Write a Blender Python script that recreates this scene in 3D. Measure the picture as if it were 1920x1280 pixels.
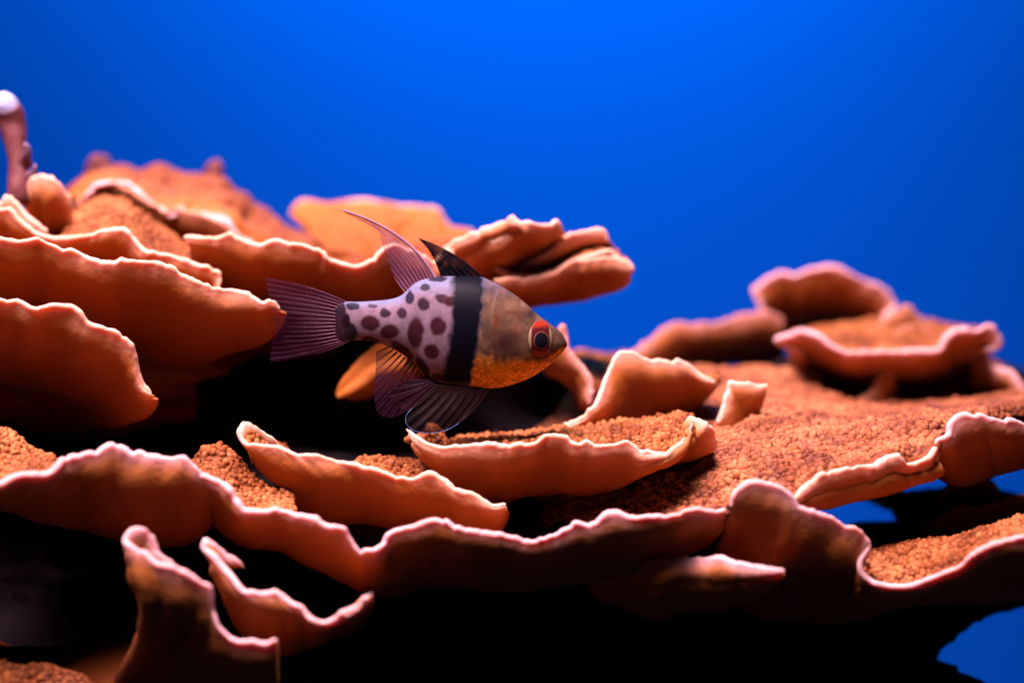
import bpy, math, random
import numpy as np
from mathutils import Vector

# ------------------------------------------------------------------ scene, camera, light
scene = bpy.context.scene
for o in list(bpy.data.objects):
    bpy.data.objects.remove(o)
col = scene.collection
rng = np.random.default_rng(7)

CAM_Z = 0.42                       # metres above the tank floor
PITCH = math.radians(5.64)         # looking slightly down
FPX = 3440.0                       # focal length for a 1920 px wide frame
MM = 0.001
cam = bpy.data.cameras.new('camera')
cam_o = bpy.data.objects.new('camera', cam); col.objects.link(cam_o)
cam_o.location = (0, 0, CAM_Z)
cam_o.rotation_euler = (math.pi/2 - PITCH, 0, 0)
cam.sensor_width = 36.0
cam.lens = FPX/1920*36.0
cam.clip_start = 0.01; cam.clip_end = 20
cam.dof.use_dof = True
cam.dof.focus_distance = 0.398
cam.dof.aperture_fstop = 6.6
scene.camera = cam_o

world = bpy.data.worlds.new('World'); scene.world = world; world.use_nodes = True
bg = world.node_tree.nodes['Background']
bg.inputs[0].default_value = (0.16, 0.18, 0.75, 1); bg.inputs[1].default_value = 0.012

def area(name, loc, target, size, power, color, size_y=None, spread=180):
    l = bpy.data.lights.new(name, 'AREA'); l.energy = power; l.color = color; l.size = size
    l.spread = math.radians(spread)
    if size_y: l.shape = 'RECTANGLE'; l.size_y = size_y
    o = bpy.data.objects.new(name, l); col.objects.link(o); o.location = loc
    o.rotation_euler = (Vector(target)-Vector(loc)).to_track_quat('-Z', 'Y').to_euler()
    return o
# the two lamps hung over the tank: a warm one over the reef, a blue one at the back panel
area('tank_lamp', (-0.14, 0.26, 0.90), (-0.03, 0.42, 0.36), 0.36, 5.9, (1.0, 0.69, 0.76), 0.28, spread=100)
area('blue_lamp', (0.02, 0.95, 0.92), (0.02, 1.30, 0.52), 0.20, 4.9, (0.02, 0.84, 1.0), 0.06)

scene.view_settings.view_transform = 'Standard'
scene.view_settings.look = 'None'
scene.view_settings.exposure = 0.0
scene.view_settings.gamma = 1.0
scene.cycles.use_denoising = True
scene.cycles.max_bounces = 8
scene.cycles.diffuse_bounces = 1
scene.cycles.transparent_max_bounces = 24

# ------------------------------------------------------------------ helpers
SP, CP = math.sin(PITCH), math.cos(PITCH)
def unproj(px, py, d):
    """picture position and distance along the optical axis (mm) -> metres"""
    px = np.asarray(px, float); py = np.asarray(py, float); d = np.asarray(d, float)*MM
    x = (px-960)/FPX*d; u = -(py-640)/FPX*d
    return np.stack([x, d*CP+u*SP, CAM_Z - d*SP + u*CP], -1)

REG = {'p': (1, 0, 0), '2': (2.723, 0, 150), '3': (2.723, 0, 520), '4': (2.723, 0, 810), '5': (2.461, 600, 760),
       '6': (2.56, 1220, 780), '7': (2.087, 1000, 480), '8': (2.743, 540, 350), 'f': (2.723, 480, 360),
       'n': (4.2667, 0, 160), 'q': (4.2667, 1620, 760), 'w': (4.571, 980, 580), 'v': (6.4, 680, 620)}
def R(*seq):
    """R('2', (x,y), ..., '3', (x,y) ...) -> picture points"""
    out = []; k = 'p'
    for e in seq:
        if isinstance(e, str): k = e; continue
        s, ox, oy = REG[k]
        out.append((e[0]/s+ox, e[1]/s+oy))
    return np.array(out)

def catmull(P, n):
    """smooth curve through P, n points, uniform in arc length"""
    P = np.asarray(P, float)
    if len(P) == 2:
        t = np.linspace(0, 1, n)[:, None]; return P[0]*(1-t)+P[1]*t
    Q = np.vstack([2*P[0]-P[1], P, 2*P[-1]-P[-2]])
    out = []
    for i in range(1, len(Q)-2):
        t = np.linspace(0, 1, 12, endpoint=False)[:, None]
        a, b, c, d = Q[i-1], Q[i], Q[i+1], Q[i+2]
        out.append(0.5*((2*b)+(-a+c)*t+(2*a-5*b+4*c-d)*t*t+(-a+3*b-3*c+d)*t**3))
    out.append(Q[-2][None]); C = np.vstack(out)
    L = np.r_[0, np.cumsum(np.linalg.norm(np.diff(C[:, :2], axis=0), axis=1)+1e-9)]; L /= L[-1]
    s = np.linspace(0, 1, n)
    return np.stack([np.interp(s, L, C[:, k]) for k in range(C.shape[1])], -1)

def hash3(i, j, k, seed=0):
    h = (i.astype(np.int64)*374761393 + j.astype(np.int64)*668265263 + k.astype(np.int64)*2147483647 + seed*974634541) & 0xffffffff
    h = ((h ^ (h >> 13))*1274126177) & 0xffffffff
    h = (h ^ (h >> 16))
    h = (h*2246822519) & 0xffffffff
    return ((h ^ (h >> 15)) & 0xffffff)/float(0xffffff)
def noise3(P, seed=0):
    """smooth value noise, -1..1"""
    I = np.floor(P).astype(int); F = P-I; F = F*F*F*(F*(F*6-15)+10); r = 0
    for dx in (0, 1):
        wx = F[..., 0] if dx else 1-F[..., 0]
        for dy in (0, 1):
            wy = F[..., 1] if dy else 1-F[..., 1]
            for dz in (0, 1):
                wz = F[..., 2] if dz else 1-F[..., 2]
                r = r + wx*wy*wz*hash3(I[..., 0]+dx, I[..., 1]+dy, I[..., 2]+dz, seed)
    return r*2-1
def fbm(P, seed=0, o=3):
    return sum(noise3(P*2**k+k*17.3, seed+k)*0.5**k for k in range(o))
def noise1(x, seed=0):
    x = np.asarray(x, float); return noise3(np.stack([x, x*0+0.37, x*0+0.71], -1), seed)
def worley(P, seed=0):
    """distance to nearest and second nearest of jittered points, and the nearest one's random value"""
    I = np.floor(P).astype(int); f1 = np.full(P.shape[:-1], 9.0); f2 = f1.copy(); rv = np.zeros(P.shape[:-1])
    for dx in (-1, 0, 1):
        for dy in (-1, 0, 1):
            for dz in (-1, 0, 1):
                a, b, c = I[..., 0]+dx, I[..., 1]+dy, I[..., 2]+dz
                q = np.stack([a+hash3(a, b, c, seed), b+hash3(a, b, c, seed+1), c+hash3(a, b, c, seed+2)], -1)
                d = np.sqrt(((P-q)**2).sum(-1))
                n = d < f1
                f2 = np.where(n, f1, np.minimum(f2, d)); rv = np.where(n, hash3(a, b, c, seed+5), rv); f1 = np.where(n, d, f1)
    return f1, f2, rv

def mesh_obj(name, V, faces, mat, parent=None, attrs=None, color=None, smooth=True):
    me = bpy.data.meshes.new(name)
    V = np.asarray(V, np.float32); F = np.asarray(faces, np.int32)
    k = F.shape[1]
    me.vertices.add(len(V)); me.vertices.foreach_set('co', V.ravel())
    me.loops.add(F.size); me.loops.foreach_set('vertex_index', F.ravel())
    me.polygons.add(len(F))
    me.polygons.foreach_set('loop_start', np.arange(0, F.size, k, dtype=np.int32))
    me.polygons.foreach_set('use_smooth', np.full(len(F), smooth))
    me.update(calc_edges=True); me.validate()
    for an, av in (attrs or {}).items():
        a = me.attributes.new(an, 'FLOAT', 'POINT'); a.data.foreach_set('value', np.asarray(av, np.float32).ravel())
    if color is not None:
        a = me.color_attributes.new('tint', 'FLOAT_COLOR', 'POINT')
        c = np.ones((len(V), 4), np.float32); c[:, :color.shape[1]] = color; a.data.foreach_set('color', c.ravel())
    me.materials.append(mat)
    o = bpy.data.objects.new(name, me); col.objects.link(o)
    if parent: o.parent = parent
    return o
def grid_faces(nr, nc, off=0, wrap=False, flip=False):
    i = np.arange(nr-1)[:, None]; j = np.arange(nc if wrap else nc-1)[None]
    j2 = (j+1) % nc
    q = np.stack([i*nc+j, i*nc+j2, (i+1)*nc+j2, (i+1)*nc+j], -1).reshape(-1, 4)+off
    return q[:, ::-1] if flip else q
def thing(name, label, cat, group=None, loc=None):
    o = bpy.data.objects.new(name, None); col.objects.link(o); o.empty_display_size = 0.01
    o['label'] = label; o['category'] = cat
    if group: o['group'] = group
    return o

# ------------------------------------------------------------------ materials
def mat_new(name):
    m = bpy.data.materials.new(name); m.use_nodes = True
    nt = m.node_tree; return m, nt, nt.nodes['Principled BSDF']
def nd(nt, t, **kw):
    n = nt.nodes.new(t)
    for k, v in kw.items(): setattr(n, k, v)
    return n
def ramp(nt, src, stops):
    r = nd(nt, 'ShaderNodeValToRGB'); e = r.color_ramp.elements
    e[0].position, e[0].color = stops[0][0], (*stops[0][1], 1)
    e[1].position, e[1].color = stops[-1][0], (*stops[-1][1], 1)
    for p, c in stops[1:-1]:
        x = e.new(p); x.color = (*c, 1)
    nt.links.new(src, r.inputs[0]); return r.outputs[0]
def mixc(nt, fac, a, b, blend='MIX'):
    m = nd(nt, 'ShaderNodeMix', data_type='RGBA', blend_type=blend)
    for s, v in ((m.inputs[0], fac), (m.inputs[6], a), (m.inputs[7], b)):
        if isinstance(v, (int, float)): s.default_value = v
        elif isinstance(v, tuple): s.default_value = (*v, 1)
        else: nt.links.new(v, s)
    return m.outputs[2]

def coral_material(name, flesh, flesh2, rim, pigment_glow=(0.66, 0.205, 0.034), sss=0.6):
    m, nt, b = mat_new(name); L = nt.links
    tc = nd(nt, 'ShaderNodeTexCoord')
    n1 = nd(nt, 'ShaderNodeTexNoise'); n1.inputs['Scale'].default_value = 90; n1.inputs['Detail'].default_value = 6
    L.new(tc.outputs['Object'], n1.inputs['Vector'])
    base = mixc(nt, n1.outputs['Fac'], flesh, flesh2)
    n3 = nd(nt, 'ShaderNodeTexNoise'); n3.inputs['Scale'].default_value = 160; n3.inputs['Detail'].default_value = 5; n3.inputs['Roughness'].default_value = 0.65
    L.new(tc.outputs['Object'], n3.inputs['Vector'])
    blot = ramp(nt, n3.outputs['Fac'], [(0.42, (0, 0, 0)), (0.62, (0.9, 0.9, 0.9))])
    tp0 = nd(nt, 'ShaderNodeAttribute', attribute_name='top')
    bm_ = nd(nt, 'ShaderNodeMath', operation='MULTIPLY'); L.new(blot, bm_.inputs[0]); L.new(tp0.outputs['Fac'], bm_.inputs[1])
    base = mixc(nt, bm_.outputs[0], base, (flesh[0]*0.62, flesh[1]*0.62, flesh[2]*1.5))
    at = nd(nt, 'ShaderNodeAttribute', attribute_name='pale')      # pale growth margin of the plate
    band = nd(nt, 'ShaderNodeAttribute', attribute_name='pigment_glow')   # pigment gradient off the rim, also painting rim glow and dark undersides
    base = mixc(nt, band.outputs['Fac'], base, pigment_glow)
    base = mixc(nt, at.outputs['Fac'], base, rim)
    gr = nd(nt, 'ShaderNodeAttribute', attribute_name='gap_shade')       # crevice shade painted into the sheet between tubercles
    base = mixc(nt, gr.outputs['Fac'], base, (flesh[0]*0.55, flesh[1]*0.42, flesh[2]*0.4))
    L.new(base, b.inputs['Base Color'])
    b.inputs['Roughness'].default_value = 0.62
    b.inputs['Specular IOR Level'].default_value = 0.25
    tp = nd(nt, 'ShaderNodeAttribute', attribute_name='top')       # beaded upper side: denser, less translucent
    mw = nd(nt, 'ShaderNodeMapRange'); mw.inputs[3].default_value = sss; mw.inputs[4].default_value = 0.0
    L.new(tp.outputs['Fac'], mw.inputs[0]); L.new(mw.outputs[0], b.inputs['Subsurface Weight'])
    b.inputs['Subsurface Radius'].default_value = (1.0, 0.66, 0.45)
    b.inputs['Subsurface Scale'].default_value = 0.0020
    n2 = nd(nt, 'ShaderNodeTexNoise'); n2.inputs['Scale'].default_value = 900; n2.inputs['Detail'].default_value = 3
    L.new(tc.outputs['Object'], n2.inputs['Vector'])
    bp = nd(nt, 'ShaderNodeBump'); bp.inputs['Strength'].default_value = 0.3; bp.inputs['Distance'].default_value = 0.0006
    L.new(n2.outputs['Fac'], bp.inputs['Height']); L.new(bp.outputs[0], b.inputs['Normal'])
    return m
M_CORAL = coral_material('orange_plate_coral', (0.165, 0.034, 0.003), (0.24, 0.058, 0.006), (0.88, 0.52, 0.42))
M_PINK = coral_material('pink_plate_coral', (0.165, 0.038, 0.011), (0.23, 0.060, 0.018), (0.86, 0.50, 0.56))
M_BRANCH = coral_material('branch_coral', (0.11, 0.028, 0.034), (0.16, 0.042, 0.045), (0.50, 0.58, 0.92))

def rock_material():
    m, nt, b = mat_new('dark_reef_rock'); L = nt.links
    tc = nd(nt, 'ShaderNodeTexCoord')
    n = nd(nt, 'ShaderNodeTexNoise'); n.inputs['Scale'].default_value = 45; n.inputs['Detail'].default_value = 8
    L.new(tc.outputs['Object'], n.inputs['Vector'])
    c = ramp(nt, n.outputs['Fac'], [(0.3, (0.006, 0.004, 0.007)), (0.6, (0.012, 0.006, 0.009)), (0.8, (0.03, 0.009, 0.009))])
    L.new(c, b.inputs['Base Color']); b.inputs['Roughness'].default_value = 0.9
    b.inputs['Specular IOR Level'].default_value = 0.15
    bp = nd(nt, 'ShaderNodeBump'); bp.inputs['Distance'].default_value = 0.004
    L.new(n.outputs['Fac'], bp.inputs['Height']); L.new(bp.outputs[0], b.inputs['Normal'])
    return m
M_ROCK = rock_material()
def plain(name, c, rough=0.6, spec=0.3):
    m, nt, b = mat_new(name)
    b.inputs['Base Color'].default_value = (*c, 1); b.inputs['Roughness'].default_value = rough
    b.inputs['Specular IOR Level'].default_value = spec
    return m
def wall_material():
    m, nt, b = mat_new('blue_back_panel'); L = nt.links
    tc = nd(nt, 'ShaderNodeTexCoord')
    n = nd(nt, 'ShaderNodeTexNoise'); n.inputs['Scale'].default_value = 1.6; n.inputs['Detail'].default_value = 2
    L.new(tc.outputs['Object'], n.inputs['Vector'])
    c = ramp(nt, n.outputs['Fac'], [(0.3, (0.003, 0.150, 0.93)), (0.7, (0.002, 0.145, 0.90))])
    L.new(c, b.inputs['Base Color']); b.inputs['Roughness'].default_value = 1.0; b.inputs['Specular IOR Level'].default_value = 0
    return m

# ------------------------------------------------------------------ tank (setting)
def sheet_plane(name, pts, mat):
    o = mesh_obj(name, pts, [[0, 1, 2, 3]], mat, smooth=False); o['kind'] = 'structure'; return o
WY = 1.30
sheet_plane('tank_back_wall', [(-2.2, WY, -0.02), (2.2, WY, -0.02), (2.2, WY, 1.6), (-2.2, WY, 1.6)], wall_material())
sheet_plane('tank_floor', [(-2.2, -0.3, 0), (2.2, -0.3, 0), (2.2, WY+0.02, 0), (-2.2, WY+0.02, 0)], plain('dark_gravel', (0.008, 0.008, 0.012), 0.9))

# ------------------------------------------------------------------ coral plates
def depth_curve(d, n):
    if np.isscalar(d): return np.full(n, float(d))
    d = np.asarray(d, float); return np.interp(np.linspace(0, 1, n), np.linspace(0, 1, len(d)), d)

seed_ctr = [0]
def plate(parent, rows, mat=None, th=1.8, und=1.6, res=0.5, grain=0.0, scallop=0.65, flute=0.2, name='plate', flip=False,
          pale_w=1.6, label=None, ends=0.3, pale=1.0, cell=1.2, lumpy=0.22, young_w=7.0):
    """rows: (picture points, distance) curves from root to rim.  A thick wavy sheet with a rounded, scalloped rim."""
    seed_ctr[0] += 11; sd = seed_ctr[0]
    mat = mat or M_CORAL
    rim = catmull(rows[-1][0], 400)
    d0 = depth_curve(rows[-1][1], 400)
    W = unproj(rim[:, 0], rim[:, 1], d0)
    Lr = np.linalg.norm(np.diff(W, axis=0), axis=1).sum()/MM
    N = int(np.clip(Lr/res, 40, 1100))
    ctrl = []
    u = und*noise1(np.linspace(0, Lr/15.0, N)+sd*3.1, sd) + 0.45*und*noise1(np.linspace(0, Lr/6.0, N)+sd, sd+1)
    K = len(rows)
    for k, (pts, dep) in enumerate(rows):
        c = catmull(pts, N); d = depth_curve(dep, N)
        d = d + u*(k/(K-1))**1.3
        ctrl.append(unproj(c[:, 0], c[:, 1], d))
    ctrl = np.array(ctrl)                                     # K,N,3
    prof = np.linalg.norm(np.diff(ctrl, axis=0), axis=2).mean(1)/MM
    T = int(np.clip(prof.sum()/res, 14, 320))
    # spline over rows
    Q = np.concatenate([2*ctrl[:1]-ctrl[1:2], ctrl, 2*ctrl[-1:]-ctrl[-2:-1]])
    cum = np.r_[0, np.cumsum(prof)]; tt = np.linspace(0, cum[-1], T)
    S = np.empty((T, N, 3))
    for i, t in enumerate(tt):
        k = min(np.searchsorted(cum, t, side='right')-1, K-2); f = (t-cum[k])/prof[k]
        a, b, c, d = Q[k], Q[k+1], Q[k+2], Q[k+3]
        S[i] = 0.5*((2*b)+(-a+c)*f+(2*a-5*b+4*c-d)*f*f+(-a+3*b-3*c+d)*f**3)
    S = S+lumpy*1.6*MM*np.stack([fbm(S/MM/9.0+a*31, sd+20+a, 3) for a in range(3)], -1)
    ds = np.gradient(S, axis=1); dt = np.gradient(S, axis=0)
    e = dt/np.maximum(np.linalg.norm(dt, axis=2, keepdims=True), 1e-9)
    seg = np.linalg.norm(np.diff(S, axis=0), axis=2)/MM
    rimd = np.vstack([np.cumsum(seg[::-1], axis=0)[::-1], np.zeros((1, N))])     # mm to the rim
    sl = np.linspace(0, Lr, N)
    # scalloped margin
    sc = scallop*(0.9*(1.8*np.abs(noise1(sl/2.8+sd, sd+2))-0.8)+0.45*(2*np.abs(noise1(sl/1.3, sd+3))-0.8)+0.7*noise1(sl/6.0, sd+4))
    S = S + e*(sc[None, :]*np.exp(-rimd/2.5))[..., None]*MM
    n = np.cross(ds, dt); n /= np.maximum(np.linalg.norm(n, axis=2, keepdims=True), 1e-9)
    camv = np.array([0, 0, CAM_Z])-S; camv /= np.linalg.norm(camv, axis=2, keepdims=True)
    score = (n*(camv*0.6+np.array([0, 0, -1.0]))).sum(2)
    w = np.exp(-rimd/10)
    if (score*w).sum() < 0: n = -n; fl = True
    else: fl = False
    if flip: n = -n; fl = not fl
    # fluting and lumps on the outer face
    h = flute*noise1(sl/1.7, sd+5)[None]*np.exp(-rimd/7)+0.13*fbm(S/MM/5.5, sd+6, 3)
    ends_f = np.clip(np.minimum(sl, Lr-sl)/(th*1.6), 0, 1); ends_f = ends+(1-ends)*np.sqrt(1-(1-ends_f)**2)
    half = 0.5*th*(1+0.35*noise1(sl/7.0, sd+13)[None])*(0.68+1.5*np.clip(rimd/18, 0, 1))*ends_f[None]
    outer = S+n*(half+h)[..., None]*MM
    ih = half.copy(); gap_shade = np.zeros((T, N))
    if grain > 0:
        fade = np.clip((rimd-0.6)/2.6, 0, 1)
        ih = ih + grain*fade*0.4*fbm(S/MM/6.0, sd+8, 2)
        gap_shade = fade*0.75
    else:
        ih = ih + 0.2*fbm(S/MM/4.5, sd+7, 3)
    inner = S-n*ih[..., None]*MM
    # rounded rim
    er = e[-1]; nr = n[-1]; arcs = []
    ho = (half+h)[-1]; hi = ih[-1]
    for a in np.linspace(90, -90, 7)[1:-1]:
        ca, sa = math.cos(math.radians(a)), math.sin(math.radians(a))
        r = np.where(sa >= 0, ho, hi)
        arcs.append(S[-1]+er*(0.5*(ho+hi)*ca)[:, None]*MM+nr*(r*sa)[:, None]*MM)
    allv = np.concatenate([outer, np.array(arcs), inner[::-1]])
    NR = allv.shape[0]
    F = grid_faces(NR, N, flip=not fl)
    # close root and both ends
    j = np.arange(N-1)
    rootq = np.stack([j, j+1, (NR-1)*N+j+1, (NR-1)*N+j], -1)
    i = np.arange(NR//2-1)
    e0 = np.stack([i*N, (i+1)*N, (NR-2-i)*N, (NR-1-i)*N], -1)
    e1 = np.stack([i*N, (i+1)*N, (NR-2-i)*N, (NR-1-i)*N], -1)+N-1
    if fl: rootq = rootq; e0 = e0[:, ::-1]
    else: rootq = rootq[:, ::-1]; e1 = e1[:, ::-1]
    F = np.vstack([F, rootq, e0, e1])
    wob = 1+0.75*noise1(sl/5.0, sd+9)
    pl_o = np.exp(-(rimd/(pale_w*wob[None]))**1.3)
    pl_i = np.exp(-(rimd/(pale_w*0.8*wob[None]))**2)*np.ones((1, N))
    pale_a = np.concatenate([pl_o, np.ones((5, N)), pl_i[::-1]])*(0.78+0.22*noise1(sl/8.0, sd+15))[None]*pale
    yo = np.exp(-rimd/young_w)*np.ones((1, N)); pigment_glow_a = np.concatenate([yo, np.ones((5, N)), yo[::-1]*0.6])*max(pale, 1.0 if young_w > 10 else 0)  # rim glow and falloff down the face, put into the tint
    tpi = np.clip((rimd-0.8)/2.0, 0, 1)*(1.0 if grain > 0 else 0.0)
    top_a = np.concatenate([np.zeros((T+5, N)), tpi[::-1]])
    gap_shade_a = np.concatenate([np.zeros((T+5, N)), gap_shade[::-1]])
    o = mesh_obj(name, allv.reshape(-1, 3), F, mat, parent, {'pale': pale_a, 'gap_shade': gap_shade_a, 'pigment_glow': pigment_glow_a, 'top': top_a})
    if label: o['label'] = label
    if grain > 0: beads(parent, inner, -n, rimd, cell, grain, mat, sd)
    return o

def beads(parent, G, nrm, rimd, cell, grain, mat, sd):
    """the rounded tubercles that cover the upper side of a plate, one low dome each"""
    r_ = np.random.default_rng(sd); T, N = G.shape[:2]
    a = np.linalg.norm(np.cross(np.gradient(G, axis=0), np.gradient(G, axis=1)), axis=2)/MM/MM
    a = np.where(rimd > 1.6, a, 0); tot = a.sum()
    cand = int(min(tot/(cell*cell)*5, 60000))
    if cand < 10: return
    idx = r_.choice(T*N, cand, p=(a/tot).ravel())
    P = G.reshape(-1, 3)[idx]+r_.normal(0, 0.12, (cand, 3))*MM; Nn = nrm.reshape(-1, 3)[idx]
    dmin = 0.74*cell*MM; taken = {}; keep = []
    Q = np.floor(P/dmin).astype(int)
    for i in range(cand):
        k = Q[i]; p = P[i]; ok = True
        for dx in (-1, 0, 1):
            for dy in (-1, 0, 1):
                for dz in (-1, 0, 1):
                    for j in taken.get((k[0]+dx, k[1]+dy, k[2]+dz), ()):
                        q = P[j]
                        if (p[0]-q[0])**2+(p[1]-q[1])**2+(p[2]-q[2])**2 < dmin*dmin: ok = False; break
                    if not ok: break
                if not ok: break
            if not ok: break
        if ok: taken.setdefault((k[0], k[1], k[2]), []).append(i); keep.append(i)
    keep = np.array(keep); P = P[keep]; Nn = Nn[keep]; M_ = len(keep)
    nx = np.cross(Nn, [0.3, 0.9, 0.2]); nx /= np.linalg.norm(nx, axis=1, keepdims=True); ny = np.cross(Nn, nx)
    big = 0.5+0.5*np.clip(1.2*noise3(P/MM/4.0, sd+3)+0.5, 0, 1)
    rad = cell*0.70*(0.5+0.75*r_.random(M_)**0.8)*(0.75+0.35*big); ht = rad*(0.5+0.8*r_.random(M_))*(0.35+0.8*big)*min(1.15, 0.55+grain*0.55)
    q = 8; ang = np.linspace(0, 2*math.pi, q, endpoint=False)
    rings = [(1.05, -0.35), (0.98, 0.25), (0.74, 0.70), (0.38, 0.94)]
    V = []
    tilt = r_.normal(0, 0.22, (M_, 2))
    for rr, hh in rings:
        V.append(P[:, None]+(nx[:, None]*np.cos(ang)[None, :, None]+ny[:, None]*np.sin(ang)[None, :, None])*(rad*rr)[:, None, None]*MM
                 +(Nn*(ht*hh)[:, None]+nx*(tilt[:, :1]*ht[:, None]*max(hh, 0))+ny*(tilt[:, 1:]*ht[:, None]*max(hh, 0)))[:, None]*MM)
    V.append((P+Nn*(ht*1.02)[:, None]*MM+nx*(tilt[:, :1]*ht[:, None])*MM+ny*(tilt[:, 1:]*ht[:, None])*MM)[:, None])
    V = np.concatenate(V, axis=1); nv = V.shape[1]
    F = grid_faces(4, q, wrap=True)
    j = np.arange(q); tip = np.stack([3*q+j, 3*q+(j+1) % q, j*0+nv-1], -1)
    F4 = (F[None]+np.arange(M_)[:, None, None]*nv).reshape(-1, 4); F3 = (tip[None]+np.arange(M_)[:, None, None]*nv).reshape(-1, 3)
    me = bpy.data.meshes.new('beaded_skin'); VV = V.reshape(-1, 3).astype(np.float32)
    me.vertices.add(len(VV)); me.vertices.foreach_set('co', VV.ravel())
    li = np.concatenate([F4.ravel(), F3.ravel()]).astype(np.int32)
    me.loops.add(len(li)); me.loops.foreach_set('vertex_index', li)
    me.polygons.add(len(F4)+len(F3))
    me.polygons.foreach_set('loop_start', np.concatenate([np.arange(len(F4))*4, len(F4)*4+np.arange(len(F3))*3]).astype(np.int32))
    me.polygons.foreach_set('use_smooth', np.ones(len(F4)+len(F3), bool)); me.update(calc_edges=True)
    tone = np.repeat(np.clip(0.22+0.30*noise3(P/MM/8.0, sd+4)+0.25*r_.normal(0, 0.5, M_), 0, 0.7), nv)
    for an, av in (('pale', tone*0.12), ('gap_shade', np.zeros(len(VV))), ('pigment_glow', tone), ('top', np.full(len(VV), 0.8))):
        at = me.attributes.new(an, 'FLOAT', 'POINT'); at.data.foreach_set('value', av.astype(np.float32))
    me.materials.append(mat)
    o = bpy.data.objects.new('beaded_skin', me); col.objects.link(o); o.parent = parent; o['kind'] = 'stuff'

def leaf(parent, rim, dr, belly, db, root=(0, 0, 22), k=0.9, bulge=1.0, **kw):
    """a curled-up plate: rim curve, lower edge of the face (belly), and a root running back under it"""
    n = 60
    r = catmull(rim, n); b = catmull(belly, n); rd = depth_curve(dr, n); bd = depth_curve(db, n)
    hmm = np.linalg.norm(b-r, axis=1)*rd/FPX; fr = np.clip(8.0/np.maximum(hmm, 1), 0.22, 0.45)[:, None]
    m = b*fr+r*(1-fr); md = rd*0.77+bd*0.23-bulge*0.8
    cx = b[:, 0].mean(); ro = b.copy(); ro[:, 0] = cx+(b[:, 0]-cx)*k+root[0]; ro[:, 1] += root[1]
    b2 = b*0.85+r*0.15; b2d = bd-0.0
    return plate(parent, [(ro, bd+root[2]), (b, b2d), (m, md), (r, rd)], **kw)

def lump(parent, name, mat, c, d, rx, ry, rz, seed=0, amp=0.25, freq=2.0, attrs=False, n=64):
    """an irregular rounded mass at a picture position and distance; radii in mm"""
    th = np.linspace(0, math.pi, n)[:, None]; ph = np.linspace(0, 2*math.pi, 2*n, endpoint=False)[None]
    D = np.stack([np.sin(th)*np.cos(ph), np.sin(th)*np.sin(ph), np.cos(th)*np.ones_like(ph)], -1)
    r = 1+amp*fbm(D*freq+seed*5.3, seed, 5)
    P = D*r[..., None]*np.array([rx, ry, rz])*MM+unproj(c[0], c[1], d)
    at = {'pale': np.zeros(P.shape[:2]), 'gap_shade': np.zeros(P.shape[:2])} if attrs else None
    return mesh_obj(name, P.reshape(-1, 3), grid_faces(n, 2*n, wrap=True), mat, parent, at)


# ------------------------------------------------------------------ coral colonies
# --- upper left: tiers of plates behind the fish's tail
A = thing('plate_coral', 'tall stack of orange coral plates tiered behind the fish tail, beside the pale-tipped branch', 'coral')
leaf(A, R('2', (-600, 760), (-300, 815), (-90, 795), (0, 805), (60, 820), (120, 825), (170, 815), (215, 812), (270, 838), (320, 868), (400, 885), (470, 905), (570, 925), (630, 915),
          (700, 920), (780, 928), (850, 945), (900, 975), (960, 1005), (1010, 1035), (1060, 1050), (1110, 1070), (1200, 1080), (1270, 1090), (1340, 1128),
          (1385, 1114), (1432, 1145)), [398, 404, 408, 414],
     R('3', (-600, 120), (-300, 150), (-90, 160), (100, 230), (350, 300), (600, 350), (800, 385), (1000, 385), (1120, 360), (1220, 325), (1310, 295), (1380, 262), (1425, 222), (1445, 190)), [430, 440, 440, 421],
     root=(-60, 30, 30), label='long orange plate with scalloped pale rim reaching the tail')
leaf(A, R('3', (-500, 60), (-250, 130), (-90, 105), (0, 112), (40, 122), (85, 115), (130, 135), (170, 158), (220, 155), (270, 142), (330, 150), (375, 165), (410, 200), (460, 235),
          (520, 260), (570, 275), (610, 295), (650, 325), (680, 370), (690, 430), (705, 500), (745, 555), (770, 588)), [388, 392, 398],
     R('3', (-500, 430), (-250, 460), (-90, 470), (0, 480), (200, 500), (400, 530), (520, 565), (620, 608), (690, 643), (740, 664), (775, 648), (785, 622)), [421, 424, 406],
     root=(-40, 20, 26))
leaf(A, R('2', (-60, 690), (10, 660), (50, 668), (100, 720), (180, 775), (250, 800), (330, 805), (420, 800), (500, 775), (560, 760), (620, 765), (680, 810), (740, 865),
          (800, 880), (870, 895), (940, 920), (1020, 950), (1080, 965), (1128, 990), (1122, 1050)), [436, 432, 428, 428],
     R('2', (-60, 840), (150, 930), (400, 980), (700, 1050), (950, 1120), (1080, 1120)), [460, 458, 448], grain=0.4)
leaf(A, R('2', (935, 795), (1000, 800), (1060, 805), (1110, 795), (1170, 785), (1230, 805), (1300, 830), (1370, 830), (1440, 835), (1500, 850), (1560, 855),
          (1620, 870), (1660, 885), '8', (200, 370), (300, 405), (380, 400), (440, 370), (490, 322), (540, 305), (610, 325), (690, 352), (750, 385), (800, 340), (850, 320)),
     [436, 434, 430, 434, 440],
     R('2', (985, 880), (1080, 960), (1150, 1080), (1300, 1160), (1500, 1180), (1700, 1170), (1900, 1190), '8', (500, 640), (700, 640), (880, 560)), [448, 464, 468, 460, 448],
     label='orange plate with a bright notched rim behind the fins')
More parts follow.
